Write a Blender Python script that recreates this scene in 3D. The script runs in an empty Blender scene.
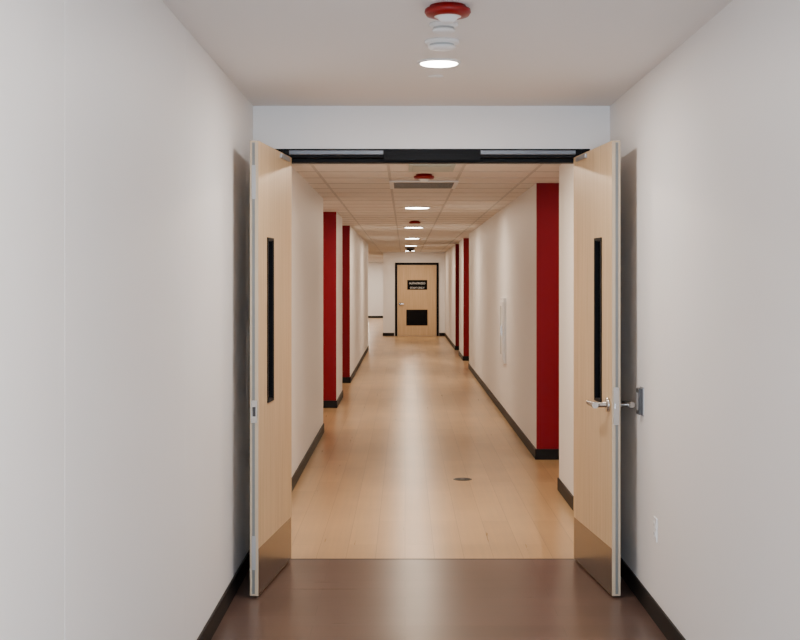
import bpy, bmesh, math
from mathutils import Vector, Matrix

S = bpy.context.scene
COL = S.collection
H = 1.679          # camera height
ZC = 2.746         # near ceiling height
ZF = 2.615         # corridor acoustic ceiling height
XL, XR = -0.921, 1.242
YD = 7.37          # plane of the cross-corridor doors

# ------------------------------------------------------------ materials
def nodes(name):
    m = bpy.data.materials.new(name); m.use_nodes = True
    nt = m.node_tree
    b = nt.nodes["Principled BSDF"]
    return m, nt, b

def paint(name, col, rough=0.6, var=0.03, bump=0.02, scale=60, metal=0.0, spec=0.5):
    m, nt, b = nodes(name)
    geo = nt.nodes.new("ShaderNodeNewGeometry")
    n = nt.nodes.new("ShaderNodeTexNoise"); n.inputs["Scale"].default_value = 1.3
    n.inputs["Detail"].default_value = 3
    nt.links.new(geo.outputs["Position"], n.inputs["Vector"])
    mix = nt.nodes.new("ShaderNodeMix"); mix.data_type = 'RGBA'
    mix.inputs[6].default_value = (*[c*(1-var) for c in col], 1)
    mix.inputs[7].default_value = (*[min(1, c*(1+var)) for c in col], 1)
    nt.links.new(n.outputs["Fac"], mix.inputs[0])
    nt.links.new(mix.outputs[2], b.inputs["Base Color"])
    b.inputs["Roughness"].default_value = rough
    b.inputs["Metallic"].default_value = metal
    b.inputs["Specular IOR Level"].default_value = spec
    if bump:
        n2 = nt.nodes.new("ShaderNodeTexNoise"); n2.inputs["Scale"].default_value = scale
        nt.links.new(geo.outputs["Position"], n2.inputs["Vector"])
        bp = nt.nodes.new("ShaderNodeBump"); bp.inputs["Strength"].default_value = bump
        bp.inputs["Distance"].default_value = 0.01
        nt.links.new(n2.outputs["Fac"], bp.inputs["Height"])
        nt.links.new(bp.outputs["Normal"], b.inputs["Normal"])
    return m

def emis(name, col, strength):
    m, nt, b = nodes(name)
    b.inputs["Base Color"].default_value = (*col, 1)
    b.inputs["Emission Color"].default_value = (*col, 1)
    b.inputs["Emission Strength"].default_value = strength
    return m

def planks(name, c1, c2, cm, along='y', w=1.22, h=0.18, rough=0.32, grain=0.12):
    m, nt, b = nodes(name)
    L = nt.links
    geo = nt.nodes.new("ShaderNodeNewGeometry")
    mp = nt.nodes.new("ShaderNodeMapping")
    if along == 'y':
        mp.inputs["Rotation"].default_value = (0, 0, math.radians(90))
    L.new(geo.outputs["Position"], mp.inputs["Vector"])
    br = nt.nodes.new("ShaderNodeTexBrick")
    br.offset = 0.37; br.offset_frequency = 2
    br.inputs["Color1"].default_value = (*c1, 1)
    br.inputs["Color2"].default_value = (*c2, 1)
    br.inputs["Mortar"].default_value = (*cm, 1)
    br.inputs["Scale"].default_value = 1
    br.inputs["Mortar Size"].default_value = 0.0017
    br.inputs["Mortar Smooth"].default_value = 0.3
    br.inputs["Brick Width"].default_value = w
    br.inputs["Row Height"].default_value = h
    L.new(mp.outputs[0], br.inputs["Vector"])
    st = nt.nodes.new("ShaderNodeMapping"); st.inputs["Scale"].default_value = (0.6, 20, 1)
    L.new(mp.outputs[0], st.inputs["Vector"])
    n = nt.nodes.new("ShaderNodeTexNoise"); n.inputs["Scale"].default_value = 1.6
    n.inputs["Detail"].default_value = 6; n.inputs["Roughness"].default_value = 0.6
    L.new(st.outputs[0], n.inputs["Vector"])
    n3 = nt.nodes.new("ShaderNodeTexNoise"); n3.inputs["Scale"].default_value = 1.6
    n3.inputs["Detail"].default_value = 2
    L.new(geo.outputs["Position"], n3.inputs["Vector"])
    add = nt.nodes.new("ShaderNodeMath"); add.operation = 'ADD'
    L.new(n.outputs["Fac"], add.inputs[0]); L.new(n3.outputs["Fac"], add.inputs[1])
    mr = nt.nodes.new("ShaderNodeMapRange")
    mr.inputs["From Min"].default_value = 0.7; mr.inputs["From Max"].default_value = 1.3
    mr.inputs["To Min"].default_value = 1-grain; mr.inputs["To Max"].default_value = 1+grain
    L.new(add.outputs[0], mr.inputs["Value"])
    mul = nt.nodes.new("ShaderNodeVectorMath"); mul.operation = 'SCALE'
    L.new(br.outputs["Color"], mul.inputs[0]); L.new(mr.outputs[0], mul.inputs["Scale"])
    L.new(mul.outputs[0], b.inputs["Base Color"])
    rr = nt.nodes.new("ShaderNodeMapRange")
    rr.inputs["To Min"].default_value = rough-0.03; rr.inputs["To Max"].default_value = rough+0.05
    L.new(n.outputs["Fac"], rr.inputs["Value"]); L.new(rr.outputs[0], b.inputs["Roughness"])
    bp = nt.nodes.new("ShaderNodeBump"); bp.inputs["Strength"].default_value = 0.03
    bp.inputs["Distance"].default_value = 0.004
    L.new(n.outputs["Fac"], bp.inputs["Height"]); L.new(bp.outputs[0], b.inputs["Normal"])
    return m

def woodveneer(name, c1, c2):
    m, nt, b = nodes(name); L = nt.links
    tc = nt.nodes.new("ShaderNodeTexCoord")
    mp = nt.nodes.new("ShaderNodeMapping"); mp.inputs["Scale"].default_value = (26, 26, 0.8)
    L.new(tc.outputs["Object"], mp.inputs[0])
    n = nt.nodes.new("ShaderNodeTexNoise"); n.inputs["Scale"].default_value = 1.8
    n.inputs["Detail"].default_value = 6; n.inputs["Distortion"].default_value = 0.4
    L.new(mp.outputs[0], n.inputs["Vector"])
    cr = nt.nodes.new("ShaderNodeValToRGB")
    cr.color_ramp.elements[0].position = 0.3; cr.color_ramp.elements[0].color = (*c1, 1)
    cr.color_ramp.elements[1].position = 0.7; cr.color_ramp.elements[1].color = (*c2, 1)
    L.new(n.outputs["Fac"], cr.inputs[0]); L.new(cr.outputs[0], b.inputs["Base Color"])
    b.inputs["Roughness"].default_value = 0.42
    b.inputs["Specular IOR Level"].default_value = 0.35
    return m

M_wall = paint("wall_paint", (0.85, 0.835, 0.825), 0.5, 0.012, 0.03, 90)
M_red = paint("red_paint", (0.20, 0.0003, 0.008), 0.55, 0.02, 0.02, 90, spec=0.18)
M_ceil = paint("ceiling_paint", (0.82, 0.79, 0.77), 0.75, 0.012, 0.02, 70)
M_tile = paint("acoustic_tile", (0.81, 0.75, 0.69), 0.9, 0.02, 0.15, 220)
M_tbar = paint("tbar_metal", (0.52, 0.48, 0.44), 0.5, 0.01, 0)
M_base = paint("rubber_base", (0.008, 0.007, 0.007), 0.5, 0.05, 0, spec=0.18)
M_black = paint("black_frame", (0.003, 0.003, 0.004), 0.5, 0.05, 0, spec=0.12)
M_alu = paint("brushed_aluminium", (0.40, 0.41, 0.43), 0.4, 0.03, 0.02, 200, metal=0.6)
M_guard = paint("edge_guard_metal", (0.20, 0.21, 0.21), 0.5, 0.03, 0, metal=0.5)
M_track = paint("closer_track_metal", (0.15, 0.16, 0.18), 0.4, 0.03, 0, metal=0.5)
M_steel = paint("kick_steel", (0.27, 0.245, 0.23), 0.24, 0.04, 0.02, 200, metal=1.0)
M_chrome = paint("satin_chrome", (0.55, 0.54, 0.53), 0.22, 0.02, 0, metal=1.0)
M_white = paint("white_plastic", (0.80, 0.80, 0.80), 0.35, 0.01, 0)
M_redp = paint("red_plastic", (0.22, 0.002, 0.003), 0.35, 0.01, 0, spec=0.3)
M_dark = paint("dark_grey", (0.04, 0.04, 0.045), 0.4, 0.05, 0)
M_grey = paint("grey_metal", (0.40, 0.41, 0.40), 0.4, 0.02, 0)
M_panel = paint("access_panel_paint", (0.44, 0.49, 0.46), 0.5, 0.02, 0)
M_glass = paint("dark_glass", (0.003, 0.004, 0.005), 0.25, 0.02, 0, spec=0.1)
M_maple = woodveneer("maple_veneer", (0.54, 0.37, 0.205), (0.67, 0.48, 0.285))
M_edge = paint("door_edge_wood", (0.52, 0.41, 0.29), 0.5, 0.04, 0)
M_oakF = planks("oak_plank_floor", (0.415, 0.265, 0.130), (0.50, 0.328, 0.168), (0.24, 0.145, 0.07), 'y', 1.22, 0.18, 0.28, 0.14)
M_brnF = planks("brown_plank_floor", (0.082, 0.047, 0.036), (0.098, 0.058, 0.045), (0.050, 0.029, 0.022), 'x', 1.22, 0.18, 0.28, 0.24)
M_lens = emis("lamp_lens", (1.0, 0.93, 0.82), 25)
M_lensw = emis("window_daylight", (0.65, 0.83, 1.0), 2.2)

# ------------------------------------------------------------ mesh helpers
class B:
    def __init__(s): s.v=[]; s.f=[]; s.mi=[]; s.mats=[]; s.sm=[]
    def m(s, mat):
        if mat not in s.mats: s.mats.append(mat)
        return s.mats.index(mat)
    def box(s, x0,x1,y0,y1,z0,z1, mat, **faces):
        x0,x1=sorted((x0,x1)); y0,y1=sorted((y0,y1)); z0,z1=sorted((z0,z1))
        i=len(s.v)
        s.v += [(x0,y0,z0),(x1,y0,z0),(x1,y1,z0),(x0,y1,z0),(x0,y0,z1),(x1,y0,z1),(x1,y1,z1),(x0,y1,z1)]
        F={'zn':(0,3,2,1),'zp':(4,5,6,7),'yn':(0,1,5,4),'xp':(1,2,6,5),'yp':(2,3,7,6),'xn':(3,0,4,7)}
        for k,q in F.items():
            s.f.append(tuple(i+a for a in q)); s.mi.append(s.m(faces.get(k,mat))); s.sm.append(False)
    def lathe(s, prof, mats, cx=0, cy=0, cz=0, axis='z', seg=40):
        i=len(s.v); n=len(prof)
        for r,t in prof:
            for k in range(seg):
                a=2*math.pi*k/seg; u,w=r*math.cos(a), r*math.sin(a)
                p={'z':(u,w,t),'x':(t,u,w),'y':(w,t,u)}[axis]
                s.v.append((p[0]+cx,p[1]+cy,p[2]+cz))
        for j in range(n-1):
            mt = mats[j] if isinstance(mats,(list,tuple)) else mats
            for k in range(seg):
                k2=(k+1)%seg
                s.f.append((i+j*seg+k, i+j*seg+k2, i+(j+1)*seg+k2, i+(j+1)*seg+k)); s.mi.append(s.m(mt)); s.sm.append(True)
        for j,rev in ((0,True),(n-1,False)):
            mt = (mats[0] if j==0 else mats[-1]) if isinstance(mats,(list,tuple)) else mats
            ring=[i+j*seg+k for k in range(seg)]
            if rev: ring.reverse()
            s.f.append(tuple(ring)); s.mi.append(s.m(mt)); s.sm.append(False)
    def obj(s, name, parent=None, bevel=0.0, loc=None):
        me=bpy.data.meshes.new(name); me.from_pydata(s.v,[],s.f)
        for mt in s.mats: me.materials.append(mt)
        for p,mi,sm in zip(me.polygons,s.mi,s.sm): p.material_index=mi; p.use_smooth=sm
        bm=bmesh.new(); bm.from_mesh(me); bmesh.ops.recalc_face_normals(bm, faces=bm.faces); bm.to_mesh(me); bm.free()
        o=bpy.data.objects.new(name,me); COL.objects.link(o)
        if parent: o.parent=parent
        if loc: o.location=loc
        if bevel:
            md=o.modifiers.new("bevel",'BEVEL'); md.width=bevel; md.segments=2; md.limit_method='ANGLE'
        return o
def empty(name, loc=(0,0,0), rz=0):
    e=bpy.data.objects.new(name,None); COL.objects.link(e); e.location=loc; e.rotation_euler=(0,0,rz); e.empty_display_size=0.2
    return e
def simple(name, *boxes, bevel=0.0, parent=None):
    b=B()
    for bx in boxes: b.box(*bx)
    return b.obj(name,parent,bevel)

YB=-3.0; YE=37.8; YF=56.7; XO1,XO2=-2.3,2.7; XLB=-8.0
# ------------------------------------------------------------ floor / ceiling
b=B()
b.box(XL-0.3,XR+0.3,YB-0.2,YD,-0.1,0,M_brnF)
b.box(XLB,XO2,YD,YF+0.2,-0.1,0,M_oakF)
b.box(XL-0.3,XR+0.3,YD-0.006,YD+0.006,-0.02,0.0015,M_dark)
b.obj("floor")
simple("ceiling",(XL-0.3,XR+0.3,YB-0.2,YD+0.15,ZC,ZC+0.1,M_ceil))
simple("ceiling_corridor",(XLB,XO2,YD+0.15,YF+0.2,ZF,ZF+0.1,M_tile))
b=B()
xs=[0.17-0.305+0.61*k for k in range(-13,5)]
for x in xs:
    if x>XLB and x<XO2: b.box(x-0.012,x+0.012, YD+0.16 if x>-2.3 else 30.3, YF-0.01, ZF-0.003, ZF, M_tbar)
y=YD+0.5
while y<YF:
    b.box(XO1+0.02 if y<30.3 else XLB+0.02, XO2-0.02, y-0.012,y+0.012,ZF-0.0035,ZF,M_tbar)
    y+=0.61
b.obj("trim_1")

# ------------------------------------------------------------ walls
b=B()
ed=[YB,3.290,3.294,5.090,5.093,YD]
b.box(XL-0.3,XL,ed[0],ed[1],0,ZC,M_wall); b.box(XL-0.3,XL-0.0012,ed[1],ed[2],0,ZC,M_wall)
b.box(XL-0.3,XL,ed[2],ed[3],0,ZC,M_wall); b.box(XL-0.3,XL-0.001,ed[3],ed[4],0,ZC,M_wall)
b.box(XL-0.3,XL,ed[4],ed[5],0,ZC,M_wall)
b.obj("wall_left")
simple("wall_right",(XR,XR+0.3,YB,YD,0,ZC,M_wall))
b=B(); b.box(XL-0.3,XR+0.3,YB-0.2,YB,0,ZC,M_wall); b.obj("wall_back")
b=B()
b.box(XL-0.3,-0.788,YD,YD+0.15,0,ZC,M_wall); b.box(1.12,XR+0.3,YD,YD+0.15,0,ZC,M_wall)
b.box(-0.788,1.12,YD,YD+0.15,2.485,ZC,M_wall)
b.obj("wall_header")
segL=[(YD+0.15,13.6,False),(16.2,17.75,True),(20.2,30.2,True)]
segR=[(YD+0.15,9.81,False),(11.5,23.6,True),(25.9,27.9,True),(30.0,YE,True)]
XLc=-0.915; XRc=1.243
b=B()
for y0,y1,r in segL: b.box(XO1,XLc,y0,y1,0,ZF,M_wall, **({'yn':M_red} if r else {}))
b.box(XO1-0.2,XO1,YD+0.15,30.2,0,ZF,M_wall)
b.obj("wall_corridor_left")
b=B()
for y0,y1,r in segR: b.box(XRc,XO2,y0,y1,0,ZF,M_wall, **({'yn':M_red} if r else {}))
b.box(XO2,XO2+0.2,YD+0.15,YE+0.2,0,ZF,M_wall)
b.obj("wall_corridor_right")
EX0=-0.68
b=B(); b.box(EX0,XO2,YE,YE+0.2,0,ZF,M_wall); b.box(EX0,EX0+0.2,YE+0.2,YF,0,ZF,M_wall); b.obj("wall_end")
simple("wall_lobby",(XLB,EX0+0.2,YF,YF+0.2,0,ZF,M_wall),(XLB-0.2,XLB,30.2,YF,0,ZF,M_wall),(XLB,XO1,30.0,30.2,0,ZF,M_wall))

# baseboards
T=0.012; BH=0.10
def bb(name, lst):
    b=B()
    for (x0,x1,y0,y1) in lst:
        b.box(x0,x1,y0,y1,0,BH,M_base)
    return b.obj(name,bevel=0.003)
bb("baseboard_left",[(XL,XL+T,YB,YD),(XL,-0.79,YD-T,YD)])
bb("baseboard_right",[(XR-T,XR,YB,YD),(1.122,XR,YD-T,YD)])
bb("baseboard_back",[(XL,XR,YB,YB+T)])
l=[]
for y0,y1,r in segL:
    l.append((XLc,XLc+T,y0-(T if r else 0),y1+T))
    if r: l.append((XO1,XLc,y0-T,y0))
    l.append((XO1,XLc,y1,y1+T))
l.append((XO1,XO1+T,YD+0.2,30.0))
bb("baseboard_corridor_left",l)
l=[]
for y0,y1,r in segR:
    l.append((XRc-T,XRc,y0-(T if r else 0),min(y1+T,YE)))
    if r: l.append((XRc,XO2,y0-T,y0))
    if y1<YE: l.append((XRc,XO2,y1,y1+T))
bb("baseboard_corridor_right",l)
bb("baseboard_end",[(EX0-T,-0.335,YE-T,YE),(1.06,XRc,YE-T,YE),(EX0-T,EX0,YE,YF)])
bb("baseboard_lobby",[(XLB,EX0,YF-T,YF),(XLB,XLB+T,30.2,YF)])

# ------------------------------------------------------------ double door frame
fr=empty("door_frame",(0,0,0))
b=B()
b.box(-0.788,-0.735,YD-0.012,YD+0.162,0,2.485,M_black)
b.box(1.067,1.12,YD-0.012,YD+0.162,0,2.485,M_black)
b.box(-0.735,1.067,YD-0.012,YD+0.162,2.432,2.485,M_black)
b.box(-0.735,1.067,YD+0.045,YD+0.12,2.406,2.432,M_black)   # stop
b.box(-0.735,-0.720,YD+0.06,YD+0.12,0,2.42,M_black)
b.box(1.052,1.067,YD+0.06,YD+0.12,0,2.42,M_black)
b.obj("frame",fr,0.002)
b=B()
b.box(-0.70,-0.13,YD-0.035,YD-0.012,2.448,2.474,M_track)
b.box(0.455,1.03,YD-0.035,YD-0.012,2.448,2.474,M_track)
b.obj("closer_track",fr,0.003)
b=B(); b.box(-0.13,0.455,YD-0.016,YD-0.012,2.415,2.45,M_black); b.obj("coordinator_bar",fr,0.001)

# ------------------------------------------------------------ door leaves
W=0.895; TH=0.045; DZ0,DZ1=0.012,2.43
def leaf(name, loc, rz, s, lever):
    e=empty(name,loc,rz)
    def bx(b,x0,x1,y0,y1,z0,z1,mat,**k): b.box(x0,x1,s*y0,s*y1,z0,z1,mat,**k)
    la,lb=W-0.355,W-0.23
    za,zb=1.03,1.91
    b=B()
    bx(b,0,la,0,TH,DZ0,DZ1,M_maple); bx(b,lb,W-0.003,0,TH,DZ0,DZ1,M_maple)
    bx(b,la,lb,0,TH,DZ0,za,M_maple); bx(b,la,lb,0,TH,zb,DZ1,M_maple)
    b.obj("leaf",e)
    b=B()
    bx(b,W-0.003,W,0,TH,DZ0,DZ1,M_edge)
    b.obj("edge_band",e)
    b=B()
    bx(b,W,W+0.0015,0.012,TH-0.018,DZ0+0.01,DZ1-0.01,M_guard)
    b.obj("edge_guard",e)
    b=B()
    fw=0.014
    for (y0,y1) in ((TH,TH+0.006),(-0.006,0)):
        bx(b,la-fw,la,y0,y1,za-fw,zb+fw,M_black); bx(b,lb,lb+fw,y0,y1,za-fw,zb+fw,M_black)
        bx(b,la,lb,y0,y1,za-fw,za,M_black); bx(b,la,lb,y0,y1,zb,zb+fw,M_black)
    bx(b,la,la+0.003,0,TH,za,zb,M_black); bx(b,lb-0.003,lb,0,TH,za,zb,M_black)
    bx(b,la,lb,0,TH,za,za+0.003,M_black); bx(b,la,lb,0,TH,zb-0.003,zb,M_black)
    b.obj("lite_frame",e)
    b=B(); bx(b,la+0.003,lb-0.003,TH/2-0.006,TH/2+0.006,za+0.003,zb-0.003,M_glass); b.obj("lite_glass",e)
    b=B()
    bx(b,0.02,W-0.004,TH,TH+0.0015,DZ0+0.003,0.262,M_steel); bx(b,0.02,W-0.004,-0.0015,0,DZ0+0.003,0.262,M_steel)
    b.obj("kick_plate",e)
    b=B()
    for z in (0.25,0.95,1.65,2.2): b.lathe([(0.008,z),(0.008,z+0.11)],M_chrome,cx=-0.004,cy=-s*0.006,seg=14)
    b.obj("hinges",e)
    if lever:
        zl=1.02; xl=W-0.07
        b=B()
        bx(b,W+0.0015,W+0.003,0.008,TH-0.008,zl-0.1,zl+0.1,M_chrome)
        bx(b,W+0.003,W+0.014,0.014,TH-0.016,zl-0.012,zl+0.012,M_chrome)
        b.obj("latch",e)
        b=B()
        for sg,base in ((1,TH),(-1,0)):
            d=s*sg
            b.lathe([(0.038,0),(0.038,d*0.012),(0.022,d*0.016),(0.014,d*0.018),(0.014,d*0.082)],M_chrome,cx=xl,cy=s*base,cz=zl,axis='y',seg=28)
            b.lathe([(0.005,-0.145),(0.013,-0.135),(0.015,-0.06),(0.017,0.0),(0.017,0.017)],M_chrome,cx=xl,cy=s*base+d*0.078,cz=zl,axis='x',seg=20)
        b.obj("lever_set",e)
    else:
        b=B()
        bx(b,W+0.0015,W+0.003,0.006,TH-0.006,0.93,1.05,M_chrome)
        bx(b,W+0.003,W+0.0035,0.014,TH-0.014,0.965,1.015,M_dark)
        bx(b,W+0.0015,W+0.003,0.010,TH-0.014,2.12,2.30,M_alu)
        bx(b,W+0.0015,W+0.003,0.010,TH-0.014,0.15,0.33,M_alu)
        b.obj("strike_and_bolts",e)
    b=B(); bx(b,0.10,0.34,TH,TH+0.012,DZ1-0.035,DZ1-0.01,M_alu); b.obj("closer_shoe",e,0.002)
    return e
leaf("door_1",(-0.730,YD-0.02,0),math.radians(-90-6.0),1,False)
leaf("door_2",(1.063,YD-0.02,0),math.radians(-90+5.2),-1,True)

# ------------------------------------------------------------ end door
e=empty("door_3",(0,YE,0))
cx=0.37; hw=0.61
b=B()
b.box(cx-hw-0.07,cx-hw,-0.03,0,0,2.28,M_black); b.box(cx+hw,cx+hw+0.07,-0.03,0,0,2.28,M_black); b.box(cx-hw,cx+hw,-0.03,0,2.21,2.28,M_black)
b.obj("frame",e)
b=B(); b.box(cx-hw+0.006,cx+hw-0.006,-0.018,0,0.012,2.204,M_maple); b.obj("leaf",e)
b=B(); b.box(cx-0.30,cx+0.32,-0.026,-0.018,1.44,1.74,M_black); b.obj("sign",e,0.002)
for k,(t,z) in enumerate((("AUTHORIZED",1.64),("STAFF ONLY",1.50))):
    c=bpy.data.curves.new("sign_text",'FONT'); c.body=t; c.size=0.08; c.align_x='CENTER'; c.extrude=0.001
    o=bpy.data.objects.new("sign_text_%d"%(k+1),c); COL.objects.link(o); o.parent=e
    o.location=(cx+0.01,-0.0275,z-0.03); o.rotation_euler=(math.pi/2,0,0); c.materials.append(M_white)
b=B()
b.box(cx-0.33,cx+0.33,-0.028,-0.018,0.33,0.82,M_black)
for k in range(9): b.box(cx-0.28,cx+0.28,-0.036,-0.026,0.38+k*0.044,0.390+k*0.044,M_black)
b.obj("louver",e)
b=B()
b.lathe([(0.035,0),(0.035,-0.01),(0.012,-0.012),(0.012,-0.06)],M_chrome,cx=cx-hw+0.08,cy=-0.018,cz=1.0,axis='y',seg=20)
b.box(cx-hw+0.07,cx-hw+0.20,-0.085,-0.068,0.99,1.012,M_chrome)
b.obj("lever_set",e)

# ------------------------------------------------------------ ceiling fittings
def zc(y): return ZC if y<YD else ZF-0.0035
def strobe(y,x):
    b=B()
    b.lathe([(0.070,0),(0.070,-0.012),(0.088,-0.014),(0.090,-0.026),(0.082,-0.038),(0.052,-0.042),(0.040,-0.044),(0.034,-0.056),(0.020,-0.064),(0.001,-0.066)],
            [M_redp]*5+[M_white]*4)
    return b.obj("fire_alarm_strobe",loc=(x,y,zc(y)))
def smoke(y,x,r=0.06):
    b=B()
    b.lathe([(r,0),(r,-0.010),(r*0.93,-0.014),(r*0.72,-0.016),(r*0.70,-0.024),(r*0.82,-0.026),(r*0.74,-0.034),(r*0.45,-0.040),(0.001,-0.042)],
            [M_white]*3+[M_grey]+[M_white]*4)
    return b.obj("smoke_detector",loc=(x,y,zc(y)))
def down(y,x,r,power,col=(1.0,0.86,0.70),name="ceiling_downlight"):
    e=empty(name,(x,y,zc(y)))
    b=B()
    b.lathe([(r*1.18,0),(r*1.18,-0.004),(r*1.05,-0.010),(r,-0.008),(r,-0.001)],M_white)
    b.obj("trim_ring",e)
    b=B(); b.lathe([(r*0.98,-0.006),(r*0.98,-0.011),(r*0.7,-0.014),(0.001,-0.015)],M_lens); b.obj("lens",e)
    ld=bpy.data.lights.new("lamp",'AREA'); ld.shape='DISK'; ld.size=2*r*0.95; ld.energy=power; ld.color=col
    lo=bpy.data.objects.new("lamp",ld); COL.objects.link(lo); lo.parent=e; lo.location=(0,0,-0.018)
    return e
strobe(4.70,0.165); smoke(5.02,0.160,0.060); smoke(5.38,0.163,0.076)
strobe(10.55,0.165); strobe(18.6,0.15)
b=B(); b.lathe([(0.04,0),(0.04,-0.002),(0.001,-0.0025)],M_white); b.obj("sprinkler_cover",loc=(0.16,6.3,ZC))
WC=(1.0,0.79,0.59); NC=(1.0,0.91,0.84)
down(5.9,0.165,0.090,32,NC)
down(1.6,0.165,0.090,56,NC)  # added lamp above the view, brightens the near walls
down(-1.6,0.165,0.090,50,NC)  # added lamp behind the camera, fill for the near room
down(8.6,0.165,0.13,50,WC)
for y in (15.2,20.7,25.9,31.1,36.2): down(y,0.15,0.15,36,WC)
down(14.9,-1.6,0.10,12,WC); down(19.0,-1.6,0.10,12,WC); down(10.7,2.0,0.10,10,WC); down(24.8,2.0,0.1,10,WC)  # unseen alcove lamps, added so the recesses give off light
WL=(1.0,0.86,0.72)
for y in (34,41,49): down(y,-4,0.15,70,WL)  # lobby lamps out of view, added to brighten the lobby
for y in (44,50,54.7): down(y,-1.8,0.15,65,WL)  # further unseen lamps, added to lift the lobby's far wall
# air diffuser
b=B()
b.box(-0.32,0.32,-0.42,0.42,-0.012,0,M_white)
for k in range(6): b.box(-0.28,0.28,-0.34+k*0.12,-0.28+k*0.12,-0.016,-0.010,M_dark)
b.obj("ceiling_air_diffuser",loc=(0.175,11.6,ZF-0.004))
b=B()
b.box(0.03,0.40,9.55,10.15,-0.018,0,M_panel); b.box(0.06,0.37,9.6,10.1,-0.024,-0.018,M_panel)
b.obj("ceiling_access_panel",loc=(0,0,ZF),bevel=0.004)
b=B()
b.lathe([(0.13,0),(0.13,-0.04),(0.10,-0.05),(0.095,-0.07),(0.06,-0.10),(0.001,-0.11)],[M_dark]*2+[M_glass]*3)
b.obj("security_camera",loc=(0.14,32.8,ZF))

# ------------------------------------------------------------ wall fittings
b=B()
b.box(-0.006,0,-0.042,0.042,-0.075,0.075,M_alu); b.box(-0.026,-0.006,-0.036,0.036,-0.068,0.068,M_dark)
b.box(-0.030,-0.026,-0.024,0.024,-0.045,0.045,M_alu)
b.obj("wall_card_reader",loc=(XR,6.36,1.055),bevel=0.003)
b=B()
b.box(-0.006,0,-0.036,0.036,-0.058,0.058,M_white)
for z in (-0.022,0.022):
    b.box(-0.009,-0.006,-0.017,0.017,z-0.015,z+0.015,M_white)
    b.box(-0.0095,-0.009,-0.008,-0.005,z-0.006,z+0.006,M_dark); b.box(-0.0095,-0.009,0.005,0.008,z-0.006,z+0.006,M_dark)
b.obj("wall_outlet",loc=(XR,6.02,0.455),bevel=0.0015)
b=B()
b.box(-0.035,0,-0.28,0.28,-0.40,0.40,M_white)
b.box(-0.045,-0.035,-0.23,0.23,-0.36,0.36,M_white)
b.box(-0.047,-0.045,-0.08,0.08,-0.30,0.30,M_grey)
b.box(-0.065,-0.045,-0.20,-0.18,-0.06,0.06,M_chrome)
b.obj("fire_extinguisher_cabinet",loc=(XRc,15.2,1.08),bevel=0.004)
b=B()
b.lathe([(0.080,0),(0.080,0.002),(0.066,0.003),(0.020,0.0032),(0.001,0.0034)],[M_dark,M_dark,M_base,M_dark])
b.obj("floor_cleanout_cover",loc=(0.49,10.35,0))

# window behind the camera (source of cool daylight)
e=empty("window_1",(0.16,YB,1.45))
b=B(); b.box(-0.85,0.85,0.0,0.012,-0.95,0.95,M_lensw); b.obj("glass",e)
b=B()
for x0,x1,z0,z1 in ((-0.9,-0.85,-1,1),(0.85,0.9,-1,1),(-0.85,0.85,-1,-0.95),(-0.85,0.85,0.95,1),(-0.02,0.02,-0.95,0.95)):
    b.box(x0,x1,0,0.04,z0,z1,M_black)
b.obj("frame",e)
ld=bpy.data.lights.new("daylight",'AREA'); ld.shape='RECTANGLE'; ld.size=1.7; ld.size_y=1.9; ld.energy=185; ld.color=(0.66,0.83,1.0)
lo=bpy.data.objects.new("daylight",ld); COL.objects.link(lo); lo.parent=e; lo.location=(0,0.06,0); lo.rotation_euler=(math.pi/2,0,0)

w=bpy.data.worlds.new("world"); S.world=w; w.use_nodes=True
w.node_tree.nodes["Background"].inputs[0].default_value=(0.6,0.7,0.8,1); w.node_tree.nodes["Background"].inputs[1].default_value=0.3

# ------------------------------------------------------------ camera
cd=bpy.data.cameras.new("camera"); co=bpy.data.objects.new("camera",cd); COL.objects.link(co)
co.location=(0,0,H); co.rotation_euler=(math.pi/2,0,0)
cd.sensor_width=36; cd.lens=1216/800*36; cd.shift_x=-5/800; cd.shift_y=-38/800
cd.clip_end=200
S.camera=co
